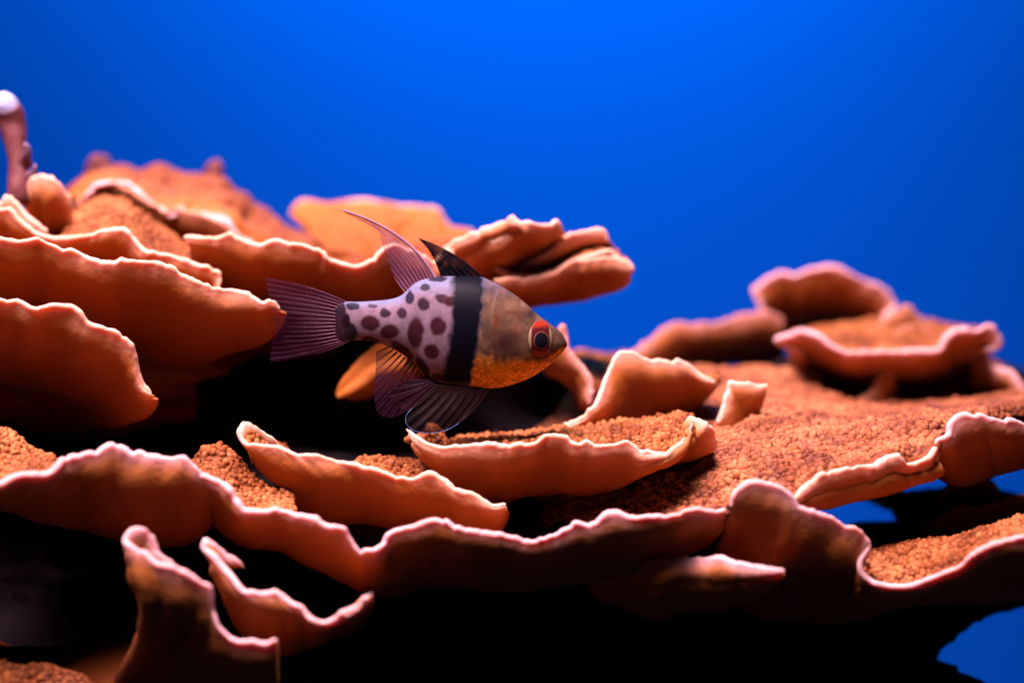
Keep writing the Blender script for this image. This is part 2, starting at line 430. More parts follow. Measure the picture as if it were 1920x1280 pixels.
# top-back plate: upper surface and its front
farA = R('2', (330, 600), (420, 545), (480, 490), (560, 480), (650, 505), (720, 520), (840, 492), (900, 515), (1050, 525), (1130, 535), (1180, 600), (1300, 670), (1400, 730), (1500, 790), (1640, 850))
nearA = R('2', (380, 625), (470, 560), (560, 522), (640, 545), (720, 590), (790, 640), (850, 670), (910, 652), (1000, 670), (1080, 690), (1150, 730), (1220, 790), (1330, 870), (1450, 940))
plate(A, [(farA+[0, 30], [545, 545]), (farA, [535, 535, 520]), (nearA*0.5+farA[np.linspace(0, len(farA)-1, len(nearA)).astype(int)]*0.5, [505, 508, 500]), (nearA, [482, 482, 478])], grain=0.0, res=0.6, pale=0.9, lumpy=1.3, young_w=16, mat=M_PINK)
leaf(A, nearA+[0, 3], [481, 481, 477], R('2', (400, 720), (520, 700), (650, 760), (780, 860), (900, 930), (1050, 960), (1200, 1000), (1400, 1040)), [500, 505, 495], root=(0, 0, 30), bulge=0, pale=0.3)
for cx, cy, rx, rz in ((510, 462, 3.4, 4.4), (1098, 502, 3.0, 4.6)):
    p = R('2', (cx, cy))[0]; lump(A, 'knob', M_BRANCH, p, 530, rx, 4, rz, seed=int(cx), attrs=True, n=32)
# grainy slope seen between the tiers
plate(A, [(R('2', (330, 760), (520, 640), (700, 700), (900, 850), (1000, 900)), 478), (R('2', (350, 800), (560, 700), (720, 780), (880, 880), (980, 930)), 462),
          (R('2', (300, 860), (500, 820), (700, 880), (900, 960), (1000, 1000)), 440)], grain=0.5, pale=0.2)
# folded knob at the left
leaf(A, R('2', (120, 650), (140, 560), (165, 515), (230, 492), (280, 530), (320, 575), (355, 610), (376, 680), (370, 740)), [458, 450, 456],
     R('2', (150, 730), (190, 735), (240, 745), (300, 755), (360, 750)), 462, grain=0.2, root=(0, 20, 14))
leaf(A, R('2', (-80, 600), (0, 620), (25, 585), (60, 600), (110, 660), (170, 720), (240, 770)), 446, R('2', (-80, 760), (50, 790), (150, 800), (240, 820)), 452, root=(0, 10, 10))
lump(A, 'core', M_CORAL, (120, 620), 468, 46, 26, 22, 3, attrs=True)
lump(A, 'core', M_CORAL, (480, 560), 490, 44, 26, 14, 5, attrs=True)

# --- pale tipped branch at the left
BR = thing('branching_coral', 'upright pinkish coral branch with a pale blue-white tip', 'coral')
def tube(parent, name, mat, path, rad, pale=None, n=28, m=60, amp=0.08, seed=1):
    P = catmull(path, m); r = np.interp(np.linspace(0, 1, m), np.linspace(0, 1, len(rad)), rad)
    tg = np.gradient(P, axis=0); tg /= np.linalg.norm(tg, axis=1, keepdims=True)
    a = np.cross(tg, [0, 1.0, 0.05]); a /= np.linalg.norm(a, axis=1, keepdims=True); b = np.cross(tg, a)
    ph = np.linspace(0, 2*math.pi, n, endpoint=False)
    D = a[:, None]*np.cos(ph)[None, :, None]+b[:, None]*np.sin(ph)[None, :, None]
    base = P[:, None]+D*(r[:, None, None])*MM
    base = base+D*(amp*r[:, None]*fbm(base/MM/3.0, seed, 3))[..., None]*MM
    V = np.concatenate([P[:1], base.reshape(-1, 3), P[-1:]])
    F = grid_faces(m, n, 1, wrap=True)
    j = np.arange(n); c0 = np.stack([j*0, (j+1) % n+1, j+1, j*0], -1)
    F3 = np.concatenate([c0, np.stack([j*0+len(V)-1, (m-1)*n+j+1, (m-1)*n+(j+1) % n+1, j*0+len(V)-1], -1)])
    pa = np.zeros(len(V))
    if pale is not None:
        q = np.interp(np.linspace(0, 1, m), np.linspace(0, 1, len(pale)), pale); pa[1:-1] = np.repeat(q, n); pa[-1] = q[-1]
    me_faces = [tuple(f) for f in F]+[tuple(f[:3]) for f in F3]
    me = bpy.data.meshes.new(name); me.from_pydata(V.tolist(), [], [tuple(int(i) for i in f) for f in me_faces]); me.update()
    me.polygons.foreach_set('use_smooth', [True]*len(me.polygons))
    for an, av in (('pale', pa), ('gap_shade', pa*0)):
        at = me.attributes.new(an, 'FLOAT', 'POINT'); at.data.foreach_set('value', av.astype(np.float32))
    me.materials.append(mat)
    o = bpy.data.objects.new(name, me); col.objects.link(o); o.parent = parent; return o
bp = R('n', (150, 960), (145, 850), (150, 720), (140, 560), (120, 430), (95, 300), (60, 190), (25, 110), (0, 80))
tube(BR, 'branch', M_BRANCH, unproj(bp[:, 0], bp[:, 1], np.array([455, 455, 456, 457, 458, 459, 458, 456, 455])), [2.6, 2.5, 2.3, 2.4, 3.0, 3.5, 3.4, 2.6, 0.9], pale=[0, 0, 0, 0, 0, 0, 0.0, 0.85, 1])
bp = R('n', (190, 620), (215, 560), (215, 500), (200, 470))
tube(BR, 'branchlet', M_BRANCH, unproj(bp[:, 0], bp[:, 1], np.array([456, 454, 453, 452])), [2.2, 1.3, 1.0, 0.3], pale=[0, 0, 0.1, 0.3], m=24)
bp = R('n', (160, 760), (240, 730), (275, 680), (280, 640))
tube(BR, 'branchlet', M_BRANCH, unproj(bp[:, 0], bp[:, 1], np.array([457, 455, 453, 452])), [2.2, 1.5, 1.1, 0.3], pale=[0, 0, 0.1, 0.2], m=24)

# --- behind the fish: blurred lobe and the ruffled leaves right of the dorsal fin
B = thing('plate_coral', 'ruffled cluster of orange coral leaves poking out behind the fish head and dorsal fin', 'coral')
top = R('8', (35, 165), (70, 112), (140, 92), (230, 82), (350, 90), (450, 100), (520, 108), (620, 105), (700, 112), (760, 142), (800, 190), (850, 235), (920, 255), (960, 300))
plate(B, [(R('8', (160, 480), (300, 520), (500, 540), (700, 540), (940, 500)), 500), (R('8', (170, 330), (260, 350), (500, 330), (700, 340), (930, 370)), 516),
          (top*[1, 1], [540, 545, 540, 532])], grain=0.0, flip=False, th=3, res=0.6, und=2.5, pale=0.9, lumpy=1.0, young_w=30)  # wide rim tint paints the whole lobe as glowing
leaf(B, R('8', (780, 380), (820, 318), (880, 275), (960, 246), (1000, 212), (1060, 203), (1110, 180), (1152, 160), (1190, 195)), [452, 446, 442],
     R('8', (800, 470), (900, 420), (960, 380), (1050, 330), (1120, 290), (1180, 240)), [462, 458, 450], root=(10, 20, 16), grain=0.4, und=2.5)
leaf(B, R('8', (900, 350), (960, 300), (1020, 275), (1080, 280), (1120, 250), (1190, 190), (1240, 188), (1290, 205), (1345, 190), (1372, 182), (1420, 235)), [452, 446, 442, 450],
     R('8', (960, 480), (1020, 470), (1080, 450), (1160, 400), (1240, 350), (1320, 310), (1400, 270)), [464, 460, 458], root=(0, 20, 16), grain=0.4, und=2.0)
leaf(B, R('8', (1150, 430), (1210, 400), (1270, 370), (1340, 330), (1400, 280), (1440, 255), (1520, 232), (1610, 226), (1645, 262)), [458, 454, 458],
     R('8', (1160, 500), (1260, 450), (1350, 400), (1440, 360), (1530, 330), (1640, 310)), [470, 468, 466], grain=0.3, und=1.5)
plate(B, [(R('8', (1050, 540), (1200, 545), (1400, 545), (1560, 525), (1700, 470)), [478, 478, 470]), (R('8', (1060, 450), (1200, 470), (1350, 440), (1450, 375), (1560, 350), (1660, 325)), 466),
          (R('8', (1060, 420), (1150, 455), (1250, 455), (1370, 420), (1420, 400), (1500, 370), (1600, 345), (1660, 330), (1700, 365), (1760, 402), (1768, 445)), [452, 454, 456])], grain=0.2, flip=False)
leaf(B, R('8', (1060, 470), (1150, 470), (1260, 470), (1380, 440), (1450, 395), (1540, 385), (1640, 375), (1700, 380), (1762, 410), (1766, 450)), [450, 452, 455],
     R('8', (1080, 590), (1240, 574), (1380, 558), (1500, 553), (1560, 538), (1650, 510), (1735, 480), (1755, 468)), [466, 468, 460], root=(-20, -10, 14), pale=0.6)
lump(B, 'core', M_CORAL, (860, 520), 480, 22, 14, 10, 9, attrs=True)
lump(B, 'stalk', M_CORAL, (830, 610), 492, 16, 14, 16, 10, attrs=True)
leaf(B, R('p', (632, 742), (645, 712), (668, 685), (690, 662), (715, 646), (760, 640)), 446, R('p', (640, 745), (665, 735), (690, 722), (715, 705), (765, 690)), 447, bulge=0, pale=0.0, young_w=30, scallop=0.1, root=(60, -10, 30))  # wide rim tint colours this leaf as if lit

# --- the wide front colony
C = thing('plate_coral', 'broad front coral with long wavy rims and a grainy orange top spreading to the right', 'coral')
# front ridge
leaf(C, R('4', (-700, 360), (-350, 320), (-100, 300), (0, 272), (80, 230), (160, 215), (240, 205), (290, 175), (320, 148), (400, 130), (480, 115), (530, 80), (570, 65), (620, 90), (680, 110), (750, 115),
          (850, 125), (920, 130), (980, 155), (1030, 200), (1060, 250)), [340, 350, 360, 366, 368],
     R('4', (-700, 420), (-350, 350), (-100, 320), (0, 325), (100, 352), (200, 390), (350, 432), (450, 445), (600, 480), (800, 520), (980, 500), (1080, 400)), [350, 362, 376, 382, 382], root=(20, 0, 40),
     mat=M_PINK, grain=0.4, label='front rim section with a pink-white peak')
leaf(C, R('4', (985, 195), (1010, 212), (1060, 225), (1120, 250), (1160, 290), (1200, 345), (1240, 390), (1320, 402), (1380, 396), (1450, 400), (1500, 415), (1570, 420), (1620, 440),
          (1680, 475), (1745, 490), (1762, 525), (1800, 575), (1825, 625), (1855, 636), '5', (180, 690), (240, 680), (290, 650), (305, 605), (340, 580), (400, 565),
          (480, 545), (550, 538), (610, 560), (660, 580), (720, 580), (800, 585), (850, 605), (920, 625), (985, 635), (1050, 615), (1100, 590), (1180, 555), (1250, 560), (1300, 520),
          (1360, 495), (1400, 505), (1440, 515), (1500, 510), (1550, 495), (1620, 505), (1680, 490), (1723, 475), '6', (270, 450), (330, 450), (380, 425),
          (410, 395), (440, 350)),
     [368, 366, 364, 368, 366, 368, 370, 366, 368],
     R('4', (1010, 290), (1080, 390), (1180, 480), (1280, 540), (1450, 570), (1600, 640), (1720, 700), (1850, 780), '5', (260, 840), (350, 832), (480, 795), (650, 792), (770, 815), (850, 806), (950, 815), (1130, 790),
       (1280, 770), (1430, 760), (1540, 720), (1650, 680), '6', (200, 610), (330, 555), (440, 500)), [388, 386, 390, 386, 386, 386, 388, 384], root=(0, -10, 50), k=0.95,
     mat=M_PINK, grain=0.4, und=1.8, label='long wavy front rim, pink and pale along its edge')
leaf(C, R('6', (395, 420), (402, 365), (430, 337), (480, 312), (540, 310), (600, 325), (650, 352), (685, 385), (700, 420), (740, 440), (800, 465), (840, 470), (900, 500), (950, 540),
          (1000, 545), (1030, 590), (1052, 622), (1030, 660), (1006, 690), (1005, 735), (1040, 775), (1080, 800), (1130, 810), (1230, 810), (1320, 780), (1400, 745), (1480, 710), (1560, 655),
          (1640, 612), (1700, 595), (1800, 578), (1900, 560)), [366, 366, 368, 372, 372, 366, 360, 360],
     R('6', (300, 640), (330, 760), (420, 860), (520, 910), (650, 932), (750, 945), (850, 950), (1000, 940), (1100, 915), (1200, 890), (1320, 865), (1450, 855), (1560, 850), (1700, 850), (1900, 830)),
     [392, 392, 392, 384, 380], root=(0, -20, 45), mat=M_PINK, grain=0.55, und=1.6, label='swooping pale-edged lobe with a grainy pocket')
leaf(C, R('6', (-250, 700), (-100, 690), (60, 690), (160, 680), (280, 680), (350, 685), (420, 705), (470, 720), (540, 720), (600, 730), (642, 735)), [384, 372, 358],
     R('6', (-300, 800), (-200, 850), (0, 915), (100, 910), (250, 890), (380, 870), (500, 840), (600, 780), (635, 750)), [392, 384, 364], root=(0, -10, 30), mat=M_PINK)
# left-middle plate with cupped tip
leaf(C, R('3', (1420, 850), (1360, 795), (1320, 765), (1280, 741), (1230, 748), (1205, 785), (1240, 828), (1290, 845), (1350, 847), (1420, 856), (1480, 885), (1530, 903), (1600, 903), (1680, 915), (1750, 937), (1830, 962),
          '5', (215, 296), (250, 300), (310, 325), (350, 340), (420, 345), (470, 326), (530, 322), (575, 335), (600, 360), (650, 390), (710, 405), (760, 437), (800, 455), (858, 450)),
     [394, 388, 384, 386, 386, 384, 384],
     R('3', (1330, 860), (1290, 870), (1300, 895), (1340, 930), (1400, 990), (1450, 1060), (1500, 1170), (1650, 1230), (1800, 1250), '5', (150, 540), (300, 560), (500, 590), (700, 600), (800, 572), (835, 530), (858, 475)),
     [395, 394, 402, 412, 410, 402, 389], root=(20, 0, 30), grain=0.6, label='orange plate with a cupped pointed tip')
# central plate under the belly of the fish
leaf(C, R('5', (398, 108), (430, 135), (480, 165), (530, 185), (580, 200), (640, 190), (720, 185), (800, 182), (880, 178), (960, 175), (1010, 160), (1040, 135), (1100, 132), (1150, 155),
          (1180, 182), (1230, 165), (1290, 185), (1350, 180), (1410, 160), (1450, 172), (1480, 205), (1560, 215), (1610, 215), (1640, 190), (1690, 150), (1712, 95), (1722, 60)),
     [392, 389, 387, 386, 385, 386, 390],
     R('5', (440, 170), (480, 225), (530, 280), (600, 365), (700, 420), (780, 425), (870, 410), (980, 385), (1130, 372), (1250, 372), (1370, 360), (1430, 325), (1500, 292), (1560, 262), (1620, 232), (1680, 180), (1710, 120)),
     [395, 401, 408, 407, 404, 392, 391], root=(0, -30, 34), grain=0.75, res=0.4, label='sharp central plate with beaded yellow-orange top')
plate(C, [(R('5', (620, 200), (900, 170), (1150, 150), (1400, 120), (1600, 85), (1700, 70)), [432, 430, 420]), (R('5', (600, 215), (900, 190), (1150, 178), (1400, 160), (1620, 120), (1715, 75)), [412, 410, 404]),
          (R('5', (560, 240), (900, 230), (1150, 235), (1400, 225), (1600, 222), (1705, 110)), [392, 391, 392])], grain=0.9, res=0.5, pale=0, scallop=0.1, name='grainy_shelf')
leaf(C, R('7', (600, 660), (612, 640), (645, 650), (690, 672), (718, 715), (724, 745)), [396, 392, 396], R('7', (530, 790), (570, 785), (610, 778), (660, 768), (710, 755)), [398, 399, 399], root=(-10, -10, 14), bulge=0.5)
# wide grainy top on the right
plate(C, [(R('p', (900, 850), (1000, 800), (1090, 705), (1180, 706), (1300, 722), (1400, 722), (1500, 742), (1600, 764), (1760, 772), (1960, 746)), [470, 500, 520, 525, 525, 520, 515]),
          (R('p', (920, 930), (1040, 890), (1150, 832), (1300, 778), (1450, 780), (1600, 792), (1760, 794), (1960, 776)), [440, 450, 460, 462, 455, 450]),
          (R('p', (930, 990), (1050, 965), (1200, 905), (1350, 846), (1500, 832), (1600, 824), (1720, 814), (1812, 806)), [428, 424, 416, 414, 412]),
          (R('p', (940, 1060), (1060, 1045), (1200, 1020), (1330, 975), (1430, 950), '6', (700, 385), (730, 340), (780, 302), (860, 272), (950, 250), (1010, 236), (1060, 240), (1120, 192), (1170, 186), (1220, 220), (1290, 216), (1345, 170), (1372, 90)),
           [410, 402, 384, 379, 384, 392])], mat=M_PINK, grain=0.42, res=0.6, cell=1.2, und=1.2, th=3.0, lumpy=0.55, name='grainy_shelf', label='wide grainy orange top', pale=0.0)
leaf(C, R('6', (690, 395), (730, 342), (780, 305), (860, 276), (950, 255), (1010, 240), (1060, 245), (1120, 196), (1170, 190), (1220, 224), (1290, 220), (1340, 195), (1372, 150), (1388, 215)), [377, 380, 383, 390],
     R('6', (715, 425), (800, 412), (870, 402), (1000, 372), (1150, 332), (1280, 292), (1380, 262), (1390, 240)), [384, 388, 390, 394], root=(0, -40, 36), bulge=0.3, scallop=0.8, flute=0.4)
# upright folds on the shelf
leaf(C, R('w', (330, 1010), (430, 950), (540, 890), (630, 800), (680, 700), (720, 590), (765, 460), (800, 385), (860, 362), (950, 372), (1030, 410), (1100, 432), (1180, 425), (1270, 455), (1330, 425), (1400, 450), (1480, 520), (1560, 600), (1640, 625)),
     [424, 424, 428, 430, 432, 434], R('w', (400, 1040), (520, 1050), (650, 1050), (800, 1030), (930, 990), (1050, 930), (1150, 870), (1300, 880), (1450, 800), (1560, 720), (1640, 660)), [430, 436, 442, 446, 440], root=(20, -20, 10), grain=0.5, label='smooth upright orange fold on the grainy shelf')
leaf(C, R('7', (722, 640), (742, 580), (756, 530), (762, 492), (800, 500), (860, 506), (916, 500)), [428, 430, 430], R('7', (705, 672), (740, 690), (775, 690), (800, 660), (840, 620), (885, 560), (910, 512)), [430, 433, 431], root=(0, 10, 5), bulge=0.2)
leaf(C, R('q', (560, 330), (600, 270), (670, 240), (690, 150), (740, 90), (810, 65), (880, 85), (940, 62), (1000, 95), (1080, 115), (1160, 130), (1260, 140), (1400, 190)), [390, 392, 396],
     R('q', (600, 520), (700, 550), (800, 560), (900, 550), (1000, 520), (1130, 480), (1260, 435), (1400, 400)), [408, 414, 410], root=(-60, -40, 20), mat=M_PINK)
# arch behind the snout and small ridges
leaf(C, R('w', (270, 200), (300, 145), (345, 150), (360, 230), (400, 330), (460, 410), (540, 500), (590, 590), (600, 700), (580, 800)), [452, 450, 448], R('w', (200, 420), (240, 470), (330, 520), (420, 580), (490, 650), (530, 740), (550, 830)), [456, 456, 452], root=(0, 10, 16), mat=M_PINK, pale=0.5)
plate(C, [(R('w', (440, 440), (560, 425), (700, 420), (800, 430), (950, 440)), 520), (R('w', (440, 520), (600, 520), (750, 540), (950, 560)), 490), (R('w', (500, 700), (620, 690), (750, 700), (950, 740)), 462)], grain=0.5, pale=0, name='grainy_shelf')
plate(C, [(R('7', (540, 470), (680, 460), (780, 478), (860, 460), (960, 468), (1080, 450)), 528), (R('7', (560, 490), (700, 490), (860, 490), (1100, 500)), 512), (R('7', (560, 560), (700, 585), (860, 600), (1120, 620)), 478)], grain=0.5, mat=M_PINK, lumpy=1.0, pale=0, name='grainy_shelf')
# beaded slopes rising behind the front ridge
def slope(parent, ridge, dr, front, df, **kw):
    back = np.array(ridge)+[6, 60]
    return plate(parent, [(back, np.max(dr)+14), (np.array(ridge), dr), (0.5*catmull(ridge, 20)+0.5*catmull(front, 20), 0.6*np.min(dr)+0.4*np.min(df)), (np.array(front), df)], grain=0.7, cell=0.98, res=0.5, pale=0, scallop=0.1, name='grainy_shelf', **kw)
slope(C, R('3', (1000, 990), (1040, 940), (1100, 915), (1180, 970), (1230, 1030), (1300, 1080), (1380, 1120), (1440, 1135), (1490, 1100)), 392, R('4', (960, 260), (1100, 330), (1200, 410), (1320, 430), (1400, 430), (1460, 430), (1500, 440)), 376)
slope(C, R('3', (-80, 800), (0, 815), (40, 820), (90, 870), (150, 915), (210, 950), (270, 985)), 388, R('4', (-80, 320), (0, 310), (100, 270), (200, 250), (290, 220)), 368)
slope(C, R('5', (180, 270), (280, 270), (380, 290), (460, 300), (500, 285), (545, 300)), 408, R('5', (150, 340), (300, 360), (420, 370), (480, 360), (560, 360)), 392)
slope(C, R('6', (980, 760), (1060, 700), (1150, 668), (1250, 652), (1350, 648), (1450, 632), (1560, 600), (1700, 560), (1850, 520)), [392, 390, 386, 384], R('6', (1000, 850), (1100, 850), (1250, 840), (1400, 790), (1560, 710), (1700, 640), (1850, 600)), [378, 374, 368, 366])
lump(C, 'core', M_ROCK, (620, 960), 440, 60, 34, 12, 12)
lump(C, 'core', M_ROCK, (1130, 1010), 430, 40, 34, 8, 13)

# --- rear right
D = thing('plate_coral', 'rounded coral shelves at the back right, standing on the grainy plate against blue', 'coral')
leaf(D, R('7', (900, 240), (880, 180), (863, 130), (900, 92), (970, 67), (1030, 76), (1080, 56), (1150, 50), (1200, 60), (1270, 90), (1340, 112), (1392, 150), (1416, 200), (1385, 232), (1345, 262)), [548, 545, 550],
     R('7', (910, 270), (960, 300), (1050, 320), (1150, 330), (1250, 330), (1320, 310), (1345, 280)), [572, 584, 574], mat=M_PINK, root=(0, 10, 16), res=0.5, th=2.2, und=1.3, scallop=0.8, bulge=-0.3, lumpy=0.3)
leaf(D, R('7', (330, 400), (400, 368), (480, 312), (550, 272), (650, 270), (750, 263), (840, 238), (910, 222), (980, 240)), [515, 530, 545, 548],
     R('7', (420, 420), (520, 400), (600, 392), (700, 392), (820, 382), (900, 372), (980, 375)), [520, 545, 556, 560], mat=M_PINK, root=(0, 6, 20), res=0.7, pale=0.4, th=3, grain=0.3, label='long stem-like ridge linking to the round top plate')
rimD = R('7', (1040, 372), (980, 350), (945, 322), (1000, 300), (1060, 292), (1120, 315), (1170, 350), (1230, 382), (1300, 372), (1400, 377), (1500, 375), (1560, 370), (1600, 355), (1632, 312), (1680, 292), (1740, 292), (1785, 274), (1822, 312), (1815, 352), (1750, 372))
leaf(D, rimD, [500, 492, 490, 490, 496], R('7', (1080, 405), (1055, 395), (1030, 380), (1100, 375), (1180, 415), (1260, 440), (1400, 442), (1540, 432), (1640, 400), (1720, 372), (1765, 378), (1750, 382)), [508, 506, 508, 506, 508], mat=M_PINK, bulge=0, root=(0, 30, 42), res=0.5, grain=0.0, th=2.4, und=1.2, scallop=0.6, lumpy=0.4)
plate(D, [(R('7', (1000, 330), (1200, 300), (1330, 285), (1500, 280), (1640, 300), (1760, 330)), [545, 552, 540]), (R('7', (1030, 340), (1200, 335), (1400, 330), (1600, 330), (1750, 345)), 525),
          (R('7', (1060, 345), (1200, 385), (1400, 385), (1590, 370), (1740, 345)), 504)], grain=0.6, res=0.7, pale=0, name='grainy_shelf')
leaf(D, R('7', (1330, 320), (1345, 270), (1400, 235), (1440, 205), (1475, 200), (1505, 240), (1560, 280), (1590, 310)), [536, 530, 534], R('7', (1350, 350), (1450, 345), (1520, 340), (1590, 335)), 538, res=0.65, pale=0.5, root=(0, 5, 8))
leaf(D, R('7', (1400, 335), (1430, 290), (1490, 270), (1540, 300), (1570, 330)), 522, R('7', (1410, 355), (1500, 355), (1570, 350)), 526, res=0.65, pale=0.3, root=(0, 5, 8))
leaf(D, R('7', (1730, 380), (1800, 430), (1870, 455), (1905, 500), (1935, 560), (1980, 600)), [512, 506, 500], R('7', (1700, 560), (1780, 580), (1860, 585), (1920, 600), (1980, 620)), [526, 524, 516], mat=M_PINK, root=(-20, 0, 16), res=0.65)
leaf(D, R('7', (1270, 560), (1310, 530), (1345, 480), (1375, 448), (1412, 452)), 500, R('7', (1290, 585), (1340, 580), (1390, 520), (1410, 470)), 501, res=0.6, pale=0.5, root=(0, 0, 6))
lump(D, 'core', M_ROCK, (1660, 712), 556, 46, 14, 8.5, 21, amp=0.15)  # near-black material on both cores paints the coral's shade under the shelf
lump(D, 'core', M_ROCK, (1530, 700), 552, 14, 10, 8, 22, amp=0.15)
plate(D, [(R('7', (1020, 530), (1150, 575), (1350, 600), (1600, 605), (1800, 595), (1960, 600)), [516, 520, 518]), (R('7', (1060, 470), (1200, 490), (1400, 500), (1600, 500), (1780, 480), (1940, 520)), [526, 532, 524]),
          (R('7', (1080, 400), (1200, 400), (1400, 410), (1600, 400), (1740, 395), (1860, 450)), [534, 538, 526])], mat=M_PINK, pale=0, scallop=0.2, res=0.6, lumpy=0.6, name='base')

# --- lower right, dim plates behind the front colony
E = thing('plate_coral', 'dim reddish coral plates in shade below the grainy shelf at the right edge', 'coral')
leaf(E, R('q', (560, 790), (640, 690), (740, 610), (820, 565), (960, 560), (1010, 610), (1085, 690)), [452, 450, 448], R('q', (580, 810), (700, 780), (850, 745), (1000, 740), (1085, 710)), [462, 464, 456], mat=M_PINK, pale=0.2, root=(0, 5, 16))
leaf(E, R('q', (540, 960), (600, 910), (680, 850), (740, 810), (850, 820), (960, 815), (1060, 780), (1160, 735), (1280, 725), (1420, 715)), [436, 430, 424], R('q', (300, 1050), (500, 1100), (700, 1110), (850, 1060), (1000, 1000), (1200, 930), (1420, 850)), [452, 452, 440], pale=0.15, root=(0, 10, 20))
leaf(E, R('q', (-150, 640), (0, 690), (140, 650), (250, 620), (310, 640), (330, 690)), 470, R('q', (-150, 700), (0, 710), (120, 745), (220, 790), (290, 780)), 476, pale=0, root=(0, -5, 12))
lump(E, 'core', M_ROCK, (1800, 960), 470, 15, 10, 7, 31)
lump(E, 'core', M_ROCK, (1740, 1035), 452, 36, 18, 6, 32)

# --- foreground lower left
G = thing('plate_coral', 'small upright coral blades with curled bright tips low in the front left', 'coral')
leaf(G, R('4', (885, 662), (830, 625), (805, 590), (780, 540), (745, 500), (695, 484), (650, 505), (636, 545), (680, 588), (740, 615), (790, 665), (830, 680), (900, 690), (960, 720), (1020, 760), (1070, 775), (1085, 850), (1100, 920), (1120, 980), (1160, 1030), (1210, 1065),
          (1290, 1065), (1360, 1070), (1412, 1056)), [358, 356, 350, 348, 350, 352, 350, 350],
     R('4', (760, 650), (720, 620), (700, 605), (690, 610), (715, 690), (745, 800), (760, 950), (720, 1100), (650, 1250), (700, 1420), (900, 1440), (1100, 1440), (1300, 1440), (1420, 1430)), [360, 356, 366, 382, 388, 384, 372], root=(0, 20, 25), mat=M_PINK, label='blade with a curled tip and a long dim face')
leaf(G, R('4', (1240, 690), (1190, 645), (1130, 605), (1090, 570), (1045, 550), (1035, 590), (1100, 650), (1150, 700), (1200, 760), (1250, 810), (1310, 822), (1370, 830), (1420, 830), (1480, 870), (1540, 892), (1580, 940), (1650, 965), (1700, 945), (1750, 910), (1820, 890), (1870, 845), (1905, 812)),
     [362, 358, 354, 354, 354, 352], R('4', (1120, 680), (1100, 690), (1150, 780), (1200, 880), (1280, 980), (1400, 1050), (1520, 1050), (1640, 1022), (1780, 962), (1860, 900), (1895, 840)), [364, 364, 372, 372, 366, 356], root=(0, 10, 25), mat=M_PINK, label='thin curved blade with bright wavy edge')
slope(G, R('4', (-80, 1200), (0, 1225), (60, 1240), (130, 1255), (220, 1240), (300, 1250), (380, 1275), (460, 1300)), 372, R('4', (-80, 1400), (100, 1400), (300, 1400), (460, 1400)), 358)
plate(G, [(R('4', (-60, 1080), (100, 1130), (300, 1130), (500, 1040), (640, 1010)), 412), (R('4', (-60, 1180), (200, 1190), (450, 1130), (680, 1060)), 396), (R('4', (-60, 1330), (200, 1340), (500, 1330), (760, 1330)), 378)], pale=0, scallop=0.1, res=0.7)
lump(G, 'core', M_ROCK, (300, 1330), 400, 40, 18, 14, 41)

# --- dark rock that carries everything
def rock_mass():
    t = thing('reef_rock', 'black shadowed reef rock beneath and behind the coral plates', 'rock')
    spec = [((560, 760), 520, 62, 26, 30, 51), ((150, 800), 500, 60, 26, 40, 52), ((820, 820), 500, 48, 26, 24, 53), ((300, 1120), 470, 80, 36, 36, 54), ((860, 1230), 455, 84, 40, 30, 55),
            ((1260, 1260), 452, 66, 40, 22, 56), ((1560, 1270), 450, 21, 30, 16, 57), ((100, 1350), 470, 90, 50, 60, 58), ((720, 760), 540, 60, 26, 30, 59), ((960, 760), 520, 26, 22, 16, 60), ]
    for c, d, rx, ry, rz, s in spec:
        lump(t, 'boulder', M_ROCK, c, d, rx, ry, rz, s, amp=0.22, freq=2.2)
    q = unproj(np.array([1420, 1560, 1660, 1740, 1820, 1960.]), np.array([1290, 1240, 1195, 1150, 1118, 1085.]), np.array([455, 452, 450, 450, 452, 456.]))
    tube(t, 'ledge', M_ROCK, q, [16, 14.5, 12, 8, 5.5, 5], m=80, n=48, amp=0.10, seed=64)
    # pedestal down to the tank floor
    m = 40; n = 80; z = np.linspace(0, 0.27, m)[:, None]; ph = np.linspace(0, 2*math.pi, n, endpoint=False)[None]
    rx = 0.115+0.03*np.cos(z*9); ry = 0.075+0.02*np.cos(z*7)
    P = np.stack([-0.035+rx*np.cos(ph), 0.50+ry*np.sin(ph), z*np.ones_like(ph)], -1)
    nn = fbm(P*22, 70, 4)*0.018
    P[..., 0] += nn*np.cos(ph); P[..., 1] += nn*np.sin(ph)
    mesh_obj('pedestal', P.reshape(-1, 3), grid_faces(m, n, wrap=True), M_ROCK, t)
rock_mass()
# ------------------------------------------------------------------ the fish
FY = float(unproj(850, 640, 400)[1])
def fp(p, dy=0.0):
    """picture point(s) -> point on the fish's mid plane (upright, across the view), moved dy mm away from the viewer"""
    p = np.atleast_2d(np.asarray(p, float))
    d = unproj(p[:, 0], p[:, 1], np.full(len(p), 400.0))-np.array([0, 0, CAM_Z])
    P = d*(FY/d[:, 1])[:, None]+np.array([0, 0, CAM_Z])
    P[:, 1] += np.asarray(dy)*MM
    return P
def smoothstep(a, b, x):
    t = np.clip((x-a)/(b-a), 0, 1); return t*t*(3-2*t)

